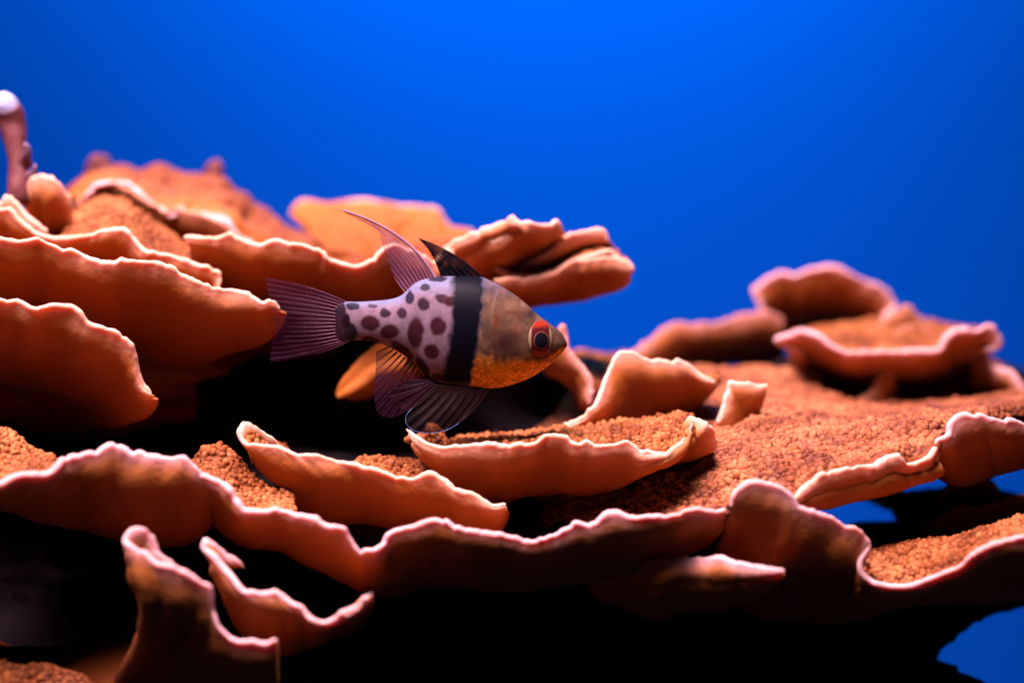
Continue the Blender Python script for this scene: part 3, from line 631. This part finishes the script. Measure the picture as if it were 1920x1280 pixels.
def skin_material():
    m, nt, b = mat_new('fish_skin'); L = nt.links
    at = nd(nt, 'ShaderNodeVertexColor', layer_name='tint')
    tc = nd(nt, 'ShaderNodeTexCoord')
    v = nd(nt, 'ShaderNodeTexVoronoi'); v.inputs['Scale'].default_value = 1400
    mp = nd(nt, 'ShaderNodeMapping'); mp.inputs['Scale'].default_value = (0.8, 1, 1)
    L.new(tc.outputs['Object'], mp.inputs[0]); L.new(mp.outputs[0], v.inputs['Vector'])
    n = nd(nt, 'ShaderNodeTexNoise'); n.inputs['Scale'].default_value = 700; n.inputs['Detail'].default_value = 4
    L.new(tc.outputs['Object'], n.inputs['Vector'])
    fac = ramp(nt, n.outputs['Fac'], [(0.3, (0.85, 0.85, 0.85)), (0.7, (1.12, 1.1, 1.1))])
    c = mixc(nt, 1.0, at.outputs['Color'], fac, 'MULTIPLY')
    L.new(c, b.inputs['Base Color'])
    b.inputs['Roughness'].default_value = 0.5; b.inputs['Specular IOR Level'].default_value = 0.05
    b.inputs['Subsurface Weight'].default_value = 0.08
    b.inputs['Subsurface Radius'].default_value = (1, 0.5, 0.5); b.inputs['Subsurface Scale'].default_value = 0.0012
    bp = nd(nt, 'ShaderNodeBump'); bp.inputs['Strength'].default_value = 0.15; bp.inputs['Distance'].default_value = 0.00008
    L.new(v.outputs['Distance'], bp.inputs['Height']); L.new(bp.outputs[0], b.inputs['Normal'])
    return m
def fin_material(name, c, c2, alpha, edge=None):
    """thin membrane: part of the light goes straight through"""
    m, nt, b = mat_new(name); L = nt.links
    out = nt.nodes['Material Output']
    at = nd(nt, 'ShaderNodeAttribute', attribute_name='span')     # 0 at the base, 1 at the margin
    tc = nd(nt, 'ShaderNodeTexCoord')
    n = nd(nt, 'ShaderNodeTexNoise'); n.inputs['Scale'].default_value = 350; n.inputs['Detail'].default_value = 4
    L.new(tc.outputs['Object'], n.inputs['Vector'])
    colr = mixc(nt, at.outputs['Fac'], c, c2)
    L.new(colr, b.inputs['Base Color']); b.inputs['Roughness'].default_value = 0.5; b.inputs['Specular IOR Level'].default_value = 0.12
    tl = nd(nt, 'ShaderNodeBsdfTranslucent'); L.new(colr, tl.inputs[0])
    mx = nd(nt, 'ShaderNodeMixShader'); mx.inputs[0].default_value = 0.55
    L.new(b.outputs[0], mx.inputs[1]); L.new(tl.outputs[0], mx.inputs[2])
    tr = nd(nt, 'ShaderNodeBsdfTransparent')
    m2 = nd(nt, 'ShaderNodeMixShader')
    a = nd(nt, 'ShaderNodeMapRange'); a.inputs[1].default_value = 0; a.inputs[2].default_value = 1
    a.inputs[3].default_value = alpha[0]; a.inputs[4].default_value = alpha[1]
    L.new(at.outputs['Fac'], a.inputs[0])
    mul = nd(nt, 'ShaderNodeMath', operation='MULTIPLY'); L.new(a.outputs[0], mul.inputs[0])
    mr = nd(nt, 'ShaderNodeMapRange'); mr.inputs[1].default_value = 0.3; mr.inputs[2].default_value = 0.7; mr.inputs[3].default_value = 0.8; mr.inputs[4].default_value = 1.15
    L.new(n.outputs['Fac'], mr.inputs[0]); L.new(mr.outputs[0], mul.inputs[1])
    L.new(mul.outputs[0], m2.inputs[0]); L.new(tr.outputs[0], m2.inputs[1]); L.new(mx.outputs[0], m2.inputs[2])
    L.new(m2.outputs[0], out.inputs[0])
    return m

FISH = thing('cardinalfish', 'small spotted fish with black band and red eye swimming above the coral', 'fish')
top = R('f', (405, 585), (430, 572), (460, 560), (520, 560), (600, 556), (680, 548), (735, 531), (768, 505), (795, 478), (835, 453), (900, 437), (960, 431), (1060, 428), (1130, 430), (1165, 438), (1220, 463), (1280, 498), (1340, 538),
        (1390, 580), (1440, 627), (1485, 660), (1530, 692), (1560, 720), (1578, 748), (1588, 772))
bot = R('f', (405, 745), (430, 760), (470, 764), (520, 756), (580, 761), (640, 775), (700, 800), (750, 830), (800, 862), (830, 892), (860, 930), (900, 957), (960, 972), (1020, 979), (1100, 988), (1180, 999), (1230, 998), (1280, 989), (1340, 971),
        (1400, 946), (1460, 910), (1510, 871), (1550, 833), (1575, 803), (1588, 786))
def body():
    nc, m = 430, 320
    t2 = catmull(top, 800); b2 = catmull(bot, 800)
    x = np.linspace(t2[0, 0], 480+1587.5/2.723, nc)
    x[-30:] = x[-30]+(x[-1]-x[-30])*np.sin(np.linspace(0, math.pi/2, 30))
    yt = np.interp(x, t2[:, 0], t2[:, 1]); yb = np.interp(x, b2[:, 0], b2[:, 1])
    f = (x-x[0])/(x[-1]-x[0])
    wid = np.interp(f, [0, 0.08, 0.25, 0.4, 0.55, 0.7, 0.82, 0.9, 0.96, 1.0], [0.15, 1.7, 3.6, 5.6, 7.0, 7.6, 7.2, 5.9, 4.0, 0.9])
    k = np.ones(15)/15; wid = np.convolve(np.pad(wid, 7, mode='edge'), k, 'valid')
    th = np.linspace(0, 2*math.pi, m, endpoint=False)
    s, c = np.sin(th), np.cos(th)
    mid = (yt+yb)/2; hh = (yb-yt)/2
    PX = x[:, None]*np.ones(m); PY = mid[:, None]-hh[:, None]*s[None]
    # a keel above and below, full flanks
    DY = -wid[:, None]*(np.sign(c)*np.abs(c)**1.05)[None]
    Xz = (PX-480)*2.723; Yz = (PY-360)*2.723
    gez = np.interp(Yz, [500, 560, 650, 760, 860, 960, 1000], [1235, 1215, 1205, 1215, 1245, 1290, 1320])
    DY = DY+np.sign(DY)*0.30*smoothstep(-7, 3, Xz-gez)*smoothstep(150, 40, Xz-gez)*np.clip(np.abs(c), 0, 1)[None]      # gill cover
    mlz = np.interp(Xz, [1470, 1540, 1588], [885, 822, 772])
    DY = DY-np.sign(DY)*0.35*np.exp(-((Yz-mlz)/7)**2)*smoothstep(1480, 1520, Xz)*np.clip(np.abs(c)*1.5, 0, 1)[None]   # mouth slit
    P = fp(np.stack([PX.ravel(), PY.ravel()], -1), DY.ravel())
    # ---- markings in flank coordinates (X, Y)
    X = (PX.ravel()-480)*2.723; Y = (PY.ravel()-360)*2.723
    q = np.stack([X/38, Y/38, X*0], -1); nz = fbm(q, 3, 3); fine = fbm(q*4, 5, 3)
    v = np.clip((Y-yt.repeat(m)*2.723+360*2.723)/np.maximum((hh*2*2.723).repeat(m), 1), 0, 1)     # 0 back .. 1 belly
    rear = np.array([0.52, 0.35, 0.47])*(1+0.10*nz[:, None])
    back = np.array([0.36, 0.46, 0.80])  # bluish light along the back, painted into the skin colour
    C_ = rear*(1-smoothstep(0.22, 0.0, v)[:, None]*0.8)+back*smoothstep(0.22, 0.0, v)[:, None]*0.8
    warm = smoothstep(0.75, 1.0, v)*smoothstep(800, 960, X); C_ = C_*(1-0.6*warm[:, None])+np.array([0.30, 0.13, 0.10])*0.6*warm[:, None]
    def spot(cx, cy, rx, ry, a=0, c=(0.085, 0.010, 0.026), soft=0.22, op=0.94):
        nonlocal C_
        ca, sa = math.cos(math.radians(a)), math.sin(math.radians(a)); dx = X-cx+nz*5; dy = Y-cy+np.roll(nz, 7)*5
        r = np.sqrt(((dx*ca+dy*sa)/rx)**2+((-dx*sa+dy*ca)/ry)**2)
        halo = smoothstep(1.42, 1.05, r)*0.18*(cx > 520); w = (smoothstep(1+soft, 1-soft, r)*op)[:, None]
        C_ = C_*(1-halo[:, None])+np.array([0.30, 0.14, 0.10])*halo[:, None]
        C_ = C_*(1-w)+np.array(c)*w
    navy = (0.030, 0.024, 0.065); mar = (0.1, 0.012, 0.03)
    for s_ in [(588, 665, 51, 36, 5), (688, 706, 48, 34, -14), (665, 614, 25, 22, 0, (0.06, 0.025, 0.06)), (747, 607, 26, 26, 0, (0.07, 0.025, 0.06)), (865, 483, 27, 18, 0, navy), (788, 532, 22, 32, 8, navy), (862, 563, 30, 33, 0, (0.06, 0.02, 0.05)),
               (820, 708, 40, 82, 2), (935, 671, 41, 46, 0), (903, 801, 36, 36, 0), (955, 535, 36, 22, 12, (0.07, 0.02, 0.05)), (1000, 548, 34, 26, 0), (748, 806, 70, 34, 40), (585, 752, 46, 17, 6), (856, 898, 28, 72, -22, (0.02, 0.006, 0.014)),
               (598, 579, 27, 9, 0, (0.10, 0.06, 0.12)), (497, 582, 32, 22, 0, navy), (484, 712, 34, 52, 0, (0.018, 0.006, 0.018)), (430, 655, 46, 62, 0, (0.05, 0.010, 0.024)), (462, 655, 26, 34, 0, (0.035, 0.008, 0.02)), (425, 590, 34, 40, 0, (0.06, 0.03, 0.06)), (425, 740, 36, 40, 0, (0.05, 0.012, 0.03)), (925, 940, 30, 26, 0, (0.07, 0.015, 0.02)), (930, 442, 50, 12, 0, navy)]:
        spot(*s_)
    # head: tan above, orange below, reddish cheek
    xr = np.interp(Y, [430, 600, 720, 820, 900, 990], [1160, 1156, 1146, 1126, 1104, 1088])
    xl = np.interp(Y, [430, 600, 700, 800, 900, 970], [1006, 1012, 1002, 985, 966, 950])
    head = smoothstep(-14, 14, X-xr+nz*6)[:, None]
    hc = np.array([0.44, 0.25, 0.15])*(1+0.14*nz[:, None])+0*X[:, None]
    hb = smoothstep(470, 430+120, Y)[:, None]; hc = hc*hb+np.array([0.38, 0.28, 0.33])*(1-hb)
    g = (smoothstep(0.62, 0.76, v+0.05*nz)*smoothstep(1600, 1545, X))[:, None]
    hc = hc*(1-g)+np.array([0.95, 0.37, 0.008])*(1+0.45*fine[:, None])*g
    ch = (np.exp(-((X-1280)/80)**2-((Y-745)/70)**2)*0.92*(1+0.3*nz))[:, None]; hc = hc*(1-ch)+np.array([0.16, 0.04, 0.05])*ch
    for (cx, cy, sx, sy, o_) in ((1222, 660, 12, 60, 0.75), (1300, 605, 35, 20, 0.5), (1235, 640, 20, 26, 0.55), (1345, 620, 16, 22, 0.45), (1330, 690, 30, 40, 0.35)):
        w = (np.exp(-((X-cx)/sx)**2-((Y-cy)/sy)**2)*o_)[:, None]; hc = hc*(1-w)+np.array([0.36, 0.10, 0.03])*w
    w = (np.exp(-((X-1255)/9)**2-((Y-503)/9)**2)*0.6)[:, None]; hc = hc*(1-w)+np.array([0.6, 0.10, 0.06])*w
    w = (np.exp(-((X-1395)/40)**2-((Y-618)/22)**2)*0.75)[:, None]; hc = hc*(1-w)+np.array([0.12, 0.08, 0.10])*w
    w = (np.exp(-((X-1450)/110)**2-((Y-838)/22)**2)*0.5)[:, None]; hc = hc*(1-w)+np.array([0.16, 0.05, 0.04])*w
    # gill cover edge
    ge = np.interp(Y, [560, 650, 760, 860, 960], [1215, 1205, 1215, 1245, 1290]); w = (np.exp(-((X-ge)/7)**2)*smoothstep(600, 650, Y)*smoothstep(900, 850, Y)*0.35)[:, None]; hc = hc*(1-w)+np.array([0.14, 0.05, 0.05])*w
    # mouth
    ml = np.interp(X, [1490, 1540, 1588], [868, 822, 772]); w = (np.exp(-((Y-ml)/5)**2)*smoothstep(1485, 1520, X)*0.6)[:, None]; hc = hc*(1-w)+np.array([0.10, 0.04, 0.05])*w
    w = smoothstep(1562, 1590, X)[:, None]*0.5; hc = hc*(1-w)+np.array([0.34, 0.26, 0.34])*w
    hc = hc*(0.74+0.18*nz[:, None]+0.26*g)
    C_ = C_*(1-head)+hc*head
    band = (smoothstep(-24, 14, X-xl+nz*8+fine*2)*smoothstep(16, -14, X-xr+nz*8+fine*2))[:, None]
    C_ = C_*(1-band)+(np.array([0.007, 0.008, 0.020])+0*X[:, None])*band
    # pale scale flecks, lateral line
    lum = C_.mean(1); fl = (smoothstep(0.42, 0.6, fine)*0.2*(1-band[:, 0])*smoothstep(0.2, 0.32, lum))[:, None]; C_ = C_*(1-fl)+np.array([0.62, 0.55, 0.66])*fl
    # scale rows
    u_, w_ = X/13.0, Y/13.0; w2 = w_+0.5*(np.floor(u_) % 2); cell = np.sqrt((u_-np.floor(u_)-0.5)**2+(w2-np.floor(w2)-0.5)**2)
    C_ = C_*(1.03-0.13*smoothstep(0.28, 0.62, cell)*(0.6+0.4*nz)*(0.4+0.6*smoothstep(1400, 1200, X)))[:, None]
    SK = np.where(g[:, 0]*head[:, 0] > 0, 0.34+0.34*g[:, 0]*head[:, 0], 0.34)[:, None]; SK = np.vstack([SK, SK[:2]])
    V = np.vstack([P, P[:m].mean(0), P[-m:].mean(0)])
    C_ = np.vstack([C_, C_[:m].mean(0), C_[-m:].mean(0)])
    F = grid_faces(nc, m, wrap=True)
    j = np.arange(m); a, b = len(V)-2, len(V)-1
    F = np.vstack([F, np.stack([j, j*0+a, j*0+a, (j+1) % m], -1)[:0]])
    me_ob = mesh_obj('body', V, F, skin_material(), FISH, color=np.clip(C_*SK, 0.0012, 1))
    bm_faces = None
    return me_ob, x, yt, yb, wid
body_o, bx_, byt_, byb_, bw_ = body()
def flank(px, py):
    """half width of the body (mm) at a picture point"""
    w = np.interp(px, bx_, bw_); yt = np.interp(px, bx_, byt_); yb = np.interp(px, bx_, byb_)
    s = np.clip((2*py-yt-yb)/(yb-yt), -1, 1); return w*np.sqrt(1-s*s)**1.05

# eye: a glossy dome with rings, and a pupil
def eye(side):
    m, nt, b = mat_new('fish_eye'); at = nd(nt, 'ShaderNodeVertexColor', layer_name='tint'); nt.links.new(at.outputs[0], b.inputs['Base Color'])
    b.inputs['Roughness'].default_value = 0.3; b.inputs['Specular IOR Level'].default_value = 0.08; b.inputs['Coat Weight'].default_value = 0.06; b.inputs['Coat Roughness'].default_value = 0.04
    c = R('f', (1450, 737))[0]; nr, n = 60, 120
    r = np.linspace(0, 1, nr)[:, None]; ph = np.linspace(0, 2*math.pi, n, endpoint=False)[None]
    sx, sy = 64/2.723, 94/2.723
    dx = r*np.cos(ph); dy = r*np.sin(ph)
    px = c[0]+dx*sx; py = c[1]+dy*sy
    fl = flank(px, py); base = flank(*c)
    h = fl+0.12+1.0*np.sqrt(np.clip(1-r*r*0.96, 0, 1))
    h = np.where(r > 0.97, fl-0.3, h)
    P = fp(np.stack([px.ravel(), py.ravel()], -1), (side*h).ravel())
    rr = np.sqrt((dx/0.86)**2+(dy/1.0)**2).ravel(); DX = dx.ravel(); DY = dy.ravel(); R_ = (r*np.ones_like(ph)).ravel()
    colr = np.tile(np.array([0.045, 0.006, 0.008]), (len(rr), 1))
    nz = fbm(np.stack([DX*6, DY*6, DX*0], -1), 4, 3)
    red = np.clip(smoothstep(0.45, 0.8, np.abs(DY+0.05*nz))*smoothstep(0.5, 0.72, R_), 0, 1)[:, None]
    colr = colr*(1-red)+np.array([0.26, 0.026, 0.008])*red
    sidew = (smoothstep(0.66, 0.78, np.abs(DX)+0.02*nz)*smoothstep(0.9, 0.4, np.abs(DY)))[:, None]
    colr = colr*(1-sidew)+np.array([0.20, 0.14, 0.085])*sidew
    outr = smoothstep(0.90, 0.97, R_)[:, None]; colr = colr*(1-outr)+np.array([0.12, 0.05, 0.04])*outr
    o = mesh_obj('eye', P, grid_faces(nr, n, wrap=True), m, FISH, color=colr)
    # pupil
    pc = R('f', (1454, 741))[0]; rx, ry = 37/2.723, 43/2.723
    px = pc[0]+dx*rx; py = pc[1]+dy*ry
    q = ((px-c[0])/sx)**2+((py-c[1])/sy)**2
    h2 = flank(px, py)+0.12+1.0*np.sqrt(np.clip(1-q*0.96, 0, 1))+0.10*np.sqrt(np.clip(1-r*r, 0, 1))+0.02
    P = fp(np.stack([px.ravel(), py.ravel()], -1), (side*h2).ravel())
    pcl = np.tile(np.array([0.004, 0.005, 0.008]), (len(rr), 1)); ring = smoothstep(0.90, 0.95, R_)[:, None]
    pcl = pcl*(1-ring)+np.array([0.16, 0.05, 0.022])*ring
    mesh_obj('pupil', P, grid_faces(nr, n, wrap=True), m, o, color=pcl)
eye(-1); eye(1)

# fins: membrane plus separate rays
def fin(name, base, ctrl, tip, mat, ray_mat, nray, dyb=0.0, dyt=0.0, wave=0.5, rad=(0.13, 0.035), label=None, margin=None, n=90, m=60, skip=0.0, lead=1.0):
    b = catmull(base, n); c = catmull(ctrl, n); t = catmull(tip, n)
    v = np.linspace(0, 1, m)[:, None, None]
    G2 = (1-v)**2*b[None]+2*v*(1-v)*c[None]+v*v*t[None]
    vv = np.linspace(0, 1, m)[:, None]; ss = np.linspace(0, 1, n)[None]
    # pleats: the membrane sags between rays
    DY = dyb*(1-vv)+dyt*vv+wave*np.sin(ss*7+vv*2.2)*vv
    ple = 0.10*np.cos(ss*(nray-1)*2*math.pi)*np.clip(vv*3, 0, 1)
    P = fp(G2.reshape(-1, 2), (DY+ple).ravel())
    o = mesh_obj(name, P, grid_faces(m, n), mat, FISH, {'span': np.repeat(np.linspace(0, 1, m), n)})
    if label: o['label'] = label
    Pg = P.reshape(m, n, 3); Dg = np.array([0, -1.0, 0])
    for k in range(nray):
        s = k/(nray-1); j = s*(n-1); j0 = int(min(j, n-2)); f = j-j0
        path = Pg[:, j0]*(1-f)+Pg[:, j0+1]*f
        path = path+Dg*0.08*MM
        L = np.linspace(0, 1, m); mm = 26; idx = np.linspace(0, (m-1)*(1-skip*rng.random()), mm)
        path = np.stack([np.interp(idx, np.arange(m), path[:, a]) for a in range(3)], -1)
        tg = np.gradient(path, axis=0); tg /= np.maximum(np.linalg.norm(tg, axis=1, keepdims=True), 1e-9)
        a = np.cross(tg, [0, 1, 0]); a /= np.maximum(np.linalg.norm(a, axis=1, keepdims=True), 1e-9); b_ = np.cross(tg, a)
        r = np.linspace(rad[0], rad[1], mm)*(lead if k == nray-1 else 1)*(1+0.12*(np.arange(mm) % 4 == 0)); q = 6
        ph = np.linspace(0, 2*math.pi, q, endpoint=False)
        Vr = path[:, None]+(a[:, None]*np.cos(ph)[None, :, None]+b_[:, None]*np.sin(ph)[None, :, None])*(r[:, None, None])*MM
        mesh_obj('fin_ray', Vr.reshape(-1, 3), grid_faces(mm, q, wrap=True), ray_mat, o)
    if margin is not None:
        mat_e, j_from, r_e = margin
        edge = []
        if j_from <= 0: edge += [Pg[i, 0] for i in range(int(m*0.25), m)]
        edge += [Pg[-1, j] for j in range(n)]
        edge = np.array(edge)+Dg*0.06*MM
        tube_simple(o, 'fin_edge', mat_e, edge, r_e)
    return o
def tube_simple(parent, name, mat, path, r, q=6):
    tg = np.gradient(path, axis=0); tg /= np.maximum(np.linalg.norm(tg, axis=1, keepdims=True), 1e-9)
    a = np.cross(tg, [0, 1, 0]); a /= np.maximum(np.linalg.norm(a, axis=1, keepdims=True), 1e-9); b_ = np.cross(tg, a)
    ph = np.linspace(0, 2*math.pi, q, endpoint=False)
    rr = r*(0.75+0.5*np.abs(noise1(np.arange(len(path))*0.35, 9)))
    Vr = path[:, None]+(a[:, None]*np.cos(ph)[None, :, None]+b_[:, None]*np.sin(ph)[None, :, None])*(rr[:, None, None])*MM
    return mesh_obj(name, Vr.reshape(-1, 3), grid_faces(len(path), q, wrap=True), mat, parent)

M_FIN = fin_material('clear_fin', (0.30, 0.10, 0.17), (0.26, 0.10, 0.19), (0.55, 0.42))
M_TAIL = fin_material('tail_fin', (0.075, 0.014, 0.035), (0.07, 0.016, 0.055), (0.9, 0.25))
M_DARKFIN = fin_material('dark_fin', (0.006, 0.006, 0.012), (0.02, 0.007, 0.016), (1.0, 0.95))
M_PELVIC = fin_material('pelvic_fin', (0.022, 0.006, 0.005), (0.007, 0.003, 0.007), (0.92, 0.85))
M_ANAL = fin_material('anal_fin', (0.12, 0.04, 0.06), (0.06, 0.022, 0.06), (0.22, 0.66))
M_LOBE = fin_material('lobe_fin', (0.045, 0.010, 0.017), (0.042, 0.010, 0.022), (0.85, 0.8))
M_RAY = plain('pale_fin_ray', (0.34, 0.17, 0.26), 0.3, 0.5)
M_RAYT = plain('tail_fin_ray', (0.13, 0.035, 0.075), 0.3, 0.5)
M_RAYB = plain('violet_fin_ray', (0.04, 0.014, 0.04), 0.4, 0.2)
M_RAYD = plain('dark_fin_ray', (0.008, 0.005, 0.010), 0.6, 0.1)
M_RAYO = plain('amber_fin_ray', (0.020, 0.006, 0.004), 0.6, 0.1)
M_EDGE = plain('blue_fin_edge', (0.10, 0.20, 0.50), 0.3, 0.6)

fin('tail_fin', R('f', (462, 562), (425, 585), (412, 640), (412, 700), (430, 752), (470, 764)), R('f', (300, 480), (265, 560), (255, 640), (255, 710), (270, 790), (320, 840)),
    R('f', (42, 436), (58, 500), (80, 575), (92, 645), (88, 720), (74, 800), (72, 872)), M_TAIL, M_RAYT, 17, wave=1.0, rad=(0.10, 0.012), skip=0.5, label='fanned translucent purple tail fin')
fin('second_dorsal_fin', R('f', (762, 512), (800, 482), (850, 452), (915, 436)), R('f', (725, 470), (735, 380), (765, 290), (800, 215), (775, 175)),
    R('f', (700, 425), (672, 355), (655, 300), (640, 250), (628, 200), (605, 166), (540, 148), (455, 112), (378, 76)), M_FIN, M_RAY, 11, wave=0.5, rad=(0.08, 0.04), skip=0.1, lead=4.5, label='clear fin drawn out into a long trailing filament')
fin('first_dorsal_fin', R('f', (948, 434), (1000, 434), (1080, 434), (1160, 438)), R('f', (935, 395), (950, 350), (990, 320), (1020, 300)), R('f', (905, 335), (880, 292), (852, 262), (828, 236)), M_DARKFIN, M_RAYD, 7, rad=(0.16, 0.04), wave=0.3, label='black pointed front dorsal fin')
fin('anal_fin', R('f', (680, 790), (740, 828), (800, 868), (850, 930), (880, 960)), R('f', (655, 800), (680, 880), (715, 950), (760, 1030), (850, 1040)), R('f', (612, 818), (611, 900), (607, 980), (606, 1060), (618, 1118), (650, 1146), (700, 1150), (760, 1125), (800, 1095)), M_ANAL, M_RAYB, 12, wave=0.4, rad=(0.22, 0.05), label='see-through anal fin with dark ray bases')
fin('pelvic_fin', R('f', (890, 955), (905, 965), (925, 975)), R('f', (800, 950), (790, 1000), (830, 1060)), R('f', (775, 956), (715, 978), (688, 1015), (705, 1068), (745, 1095), (790, 1104)), M_LOBE, M_RAYB, 5, dyb=-2.0, dyt=-3.0, wave=0.2, rad=(0.10, 0.03), label='rounded maroon pelvic fin tip')
fin('pelvic_fin', R('f', (925, 972), (1000, 978), (1090, 985), (1190, 994)), R('f', (850, 1050), (930, 1080), (1040, 1100), (1135, 1090)), R('f', (800, 1090), (776, 1120), (776, 1160), (815, 1194), (880, 1208), (950, 1203), (1000, 1185), (1042, 1158)), M_PELVIC, M_RAYO, 8, dyb=-3.2, dyt=-6.0, wave=0.5, rad=(0.12, 0.03),
    label='dark fan-shaped pelvic fin edged in blue', margin=(M_EDGE, 0, 0.05))

M_PECT = fin_material('pectoral_fin', (0.20, 0.08, 0.04), (0.10, 0.04, 0.04), (0.12, 0.03))
M_RAYP = plain('pectoral_fin_ray', (0.06, 0.022, 0.015), 0.5, 0.1)
fin('pectoral_fin', R('f', (1228, 800), (1232, 825), (1228, 852)), R('f', (1190, 795), (1175, 830), (1185, 870)), R('f', (1148, 805), (1132, 830), (1130, 858), (1148, 885)), M_PECT, M_RAYP, 9, dyb=-7.0, dyt=-9.3, wave=0.3, rad=(0.03, 0.008), label='nearly clear pectoral fin folded on the flank')
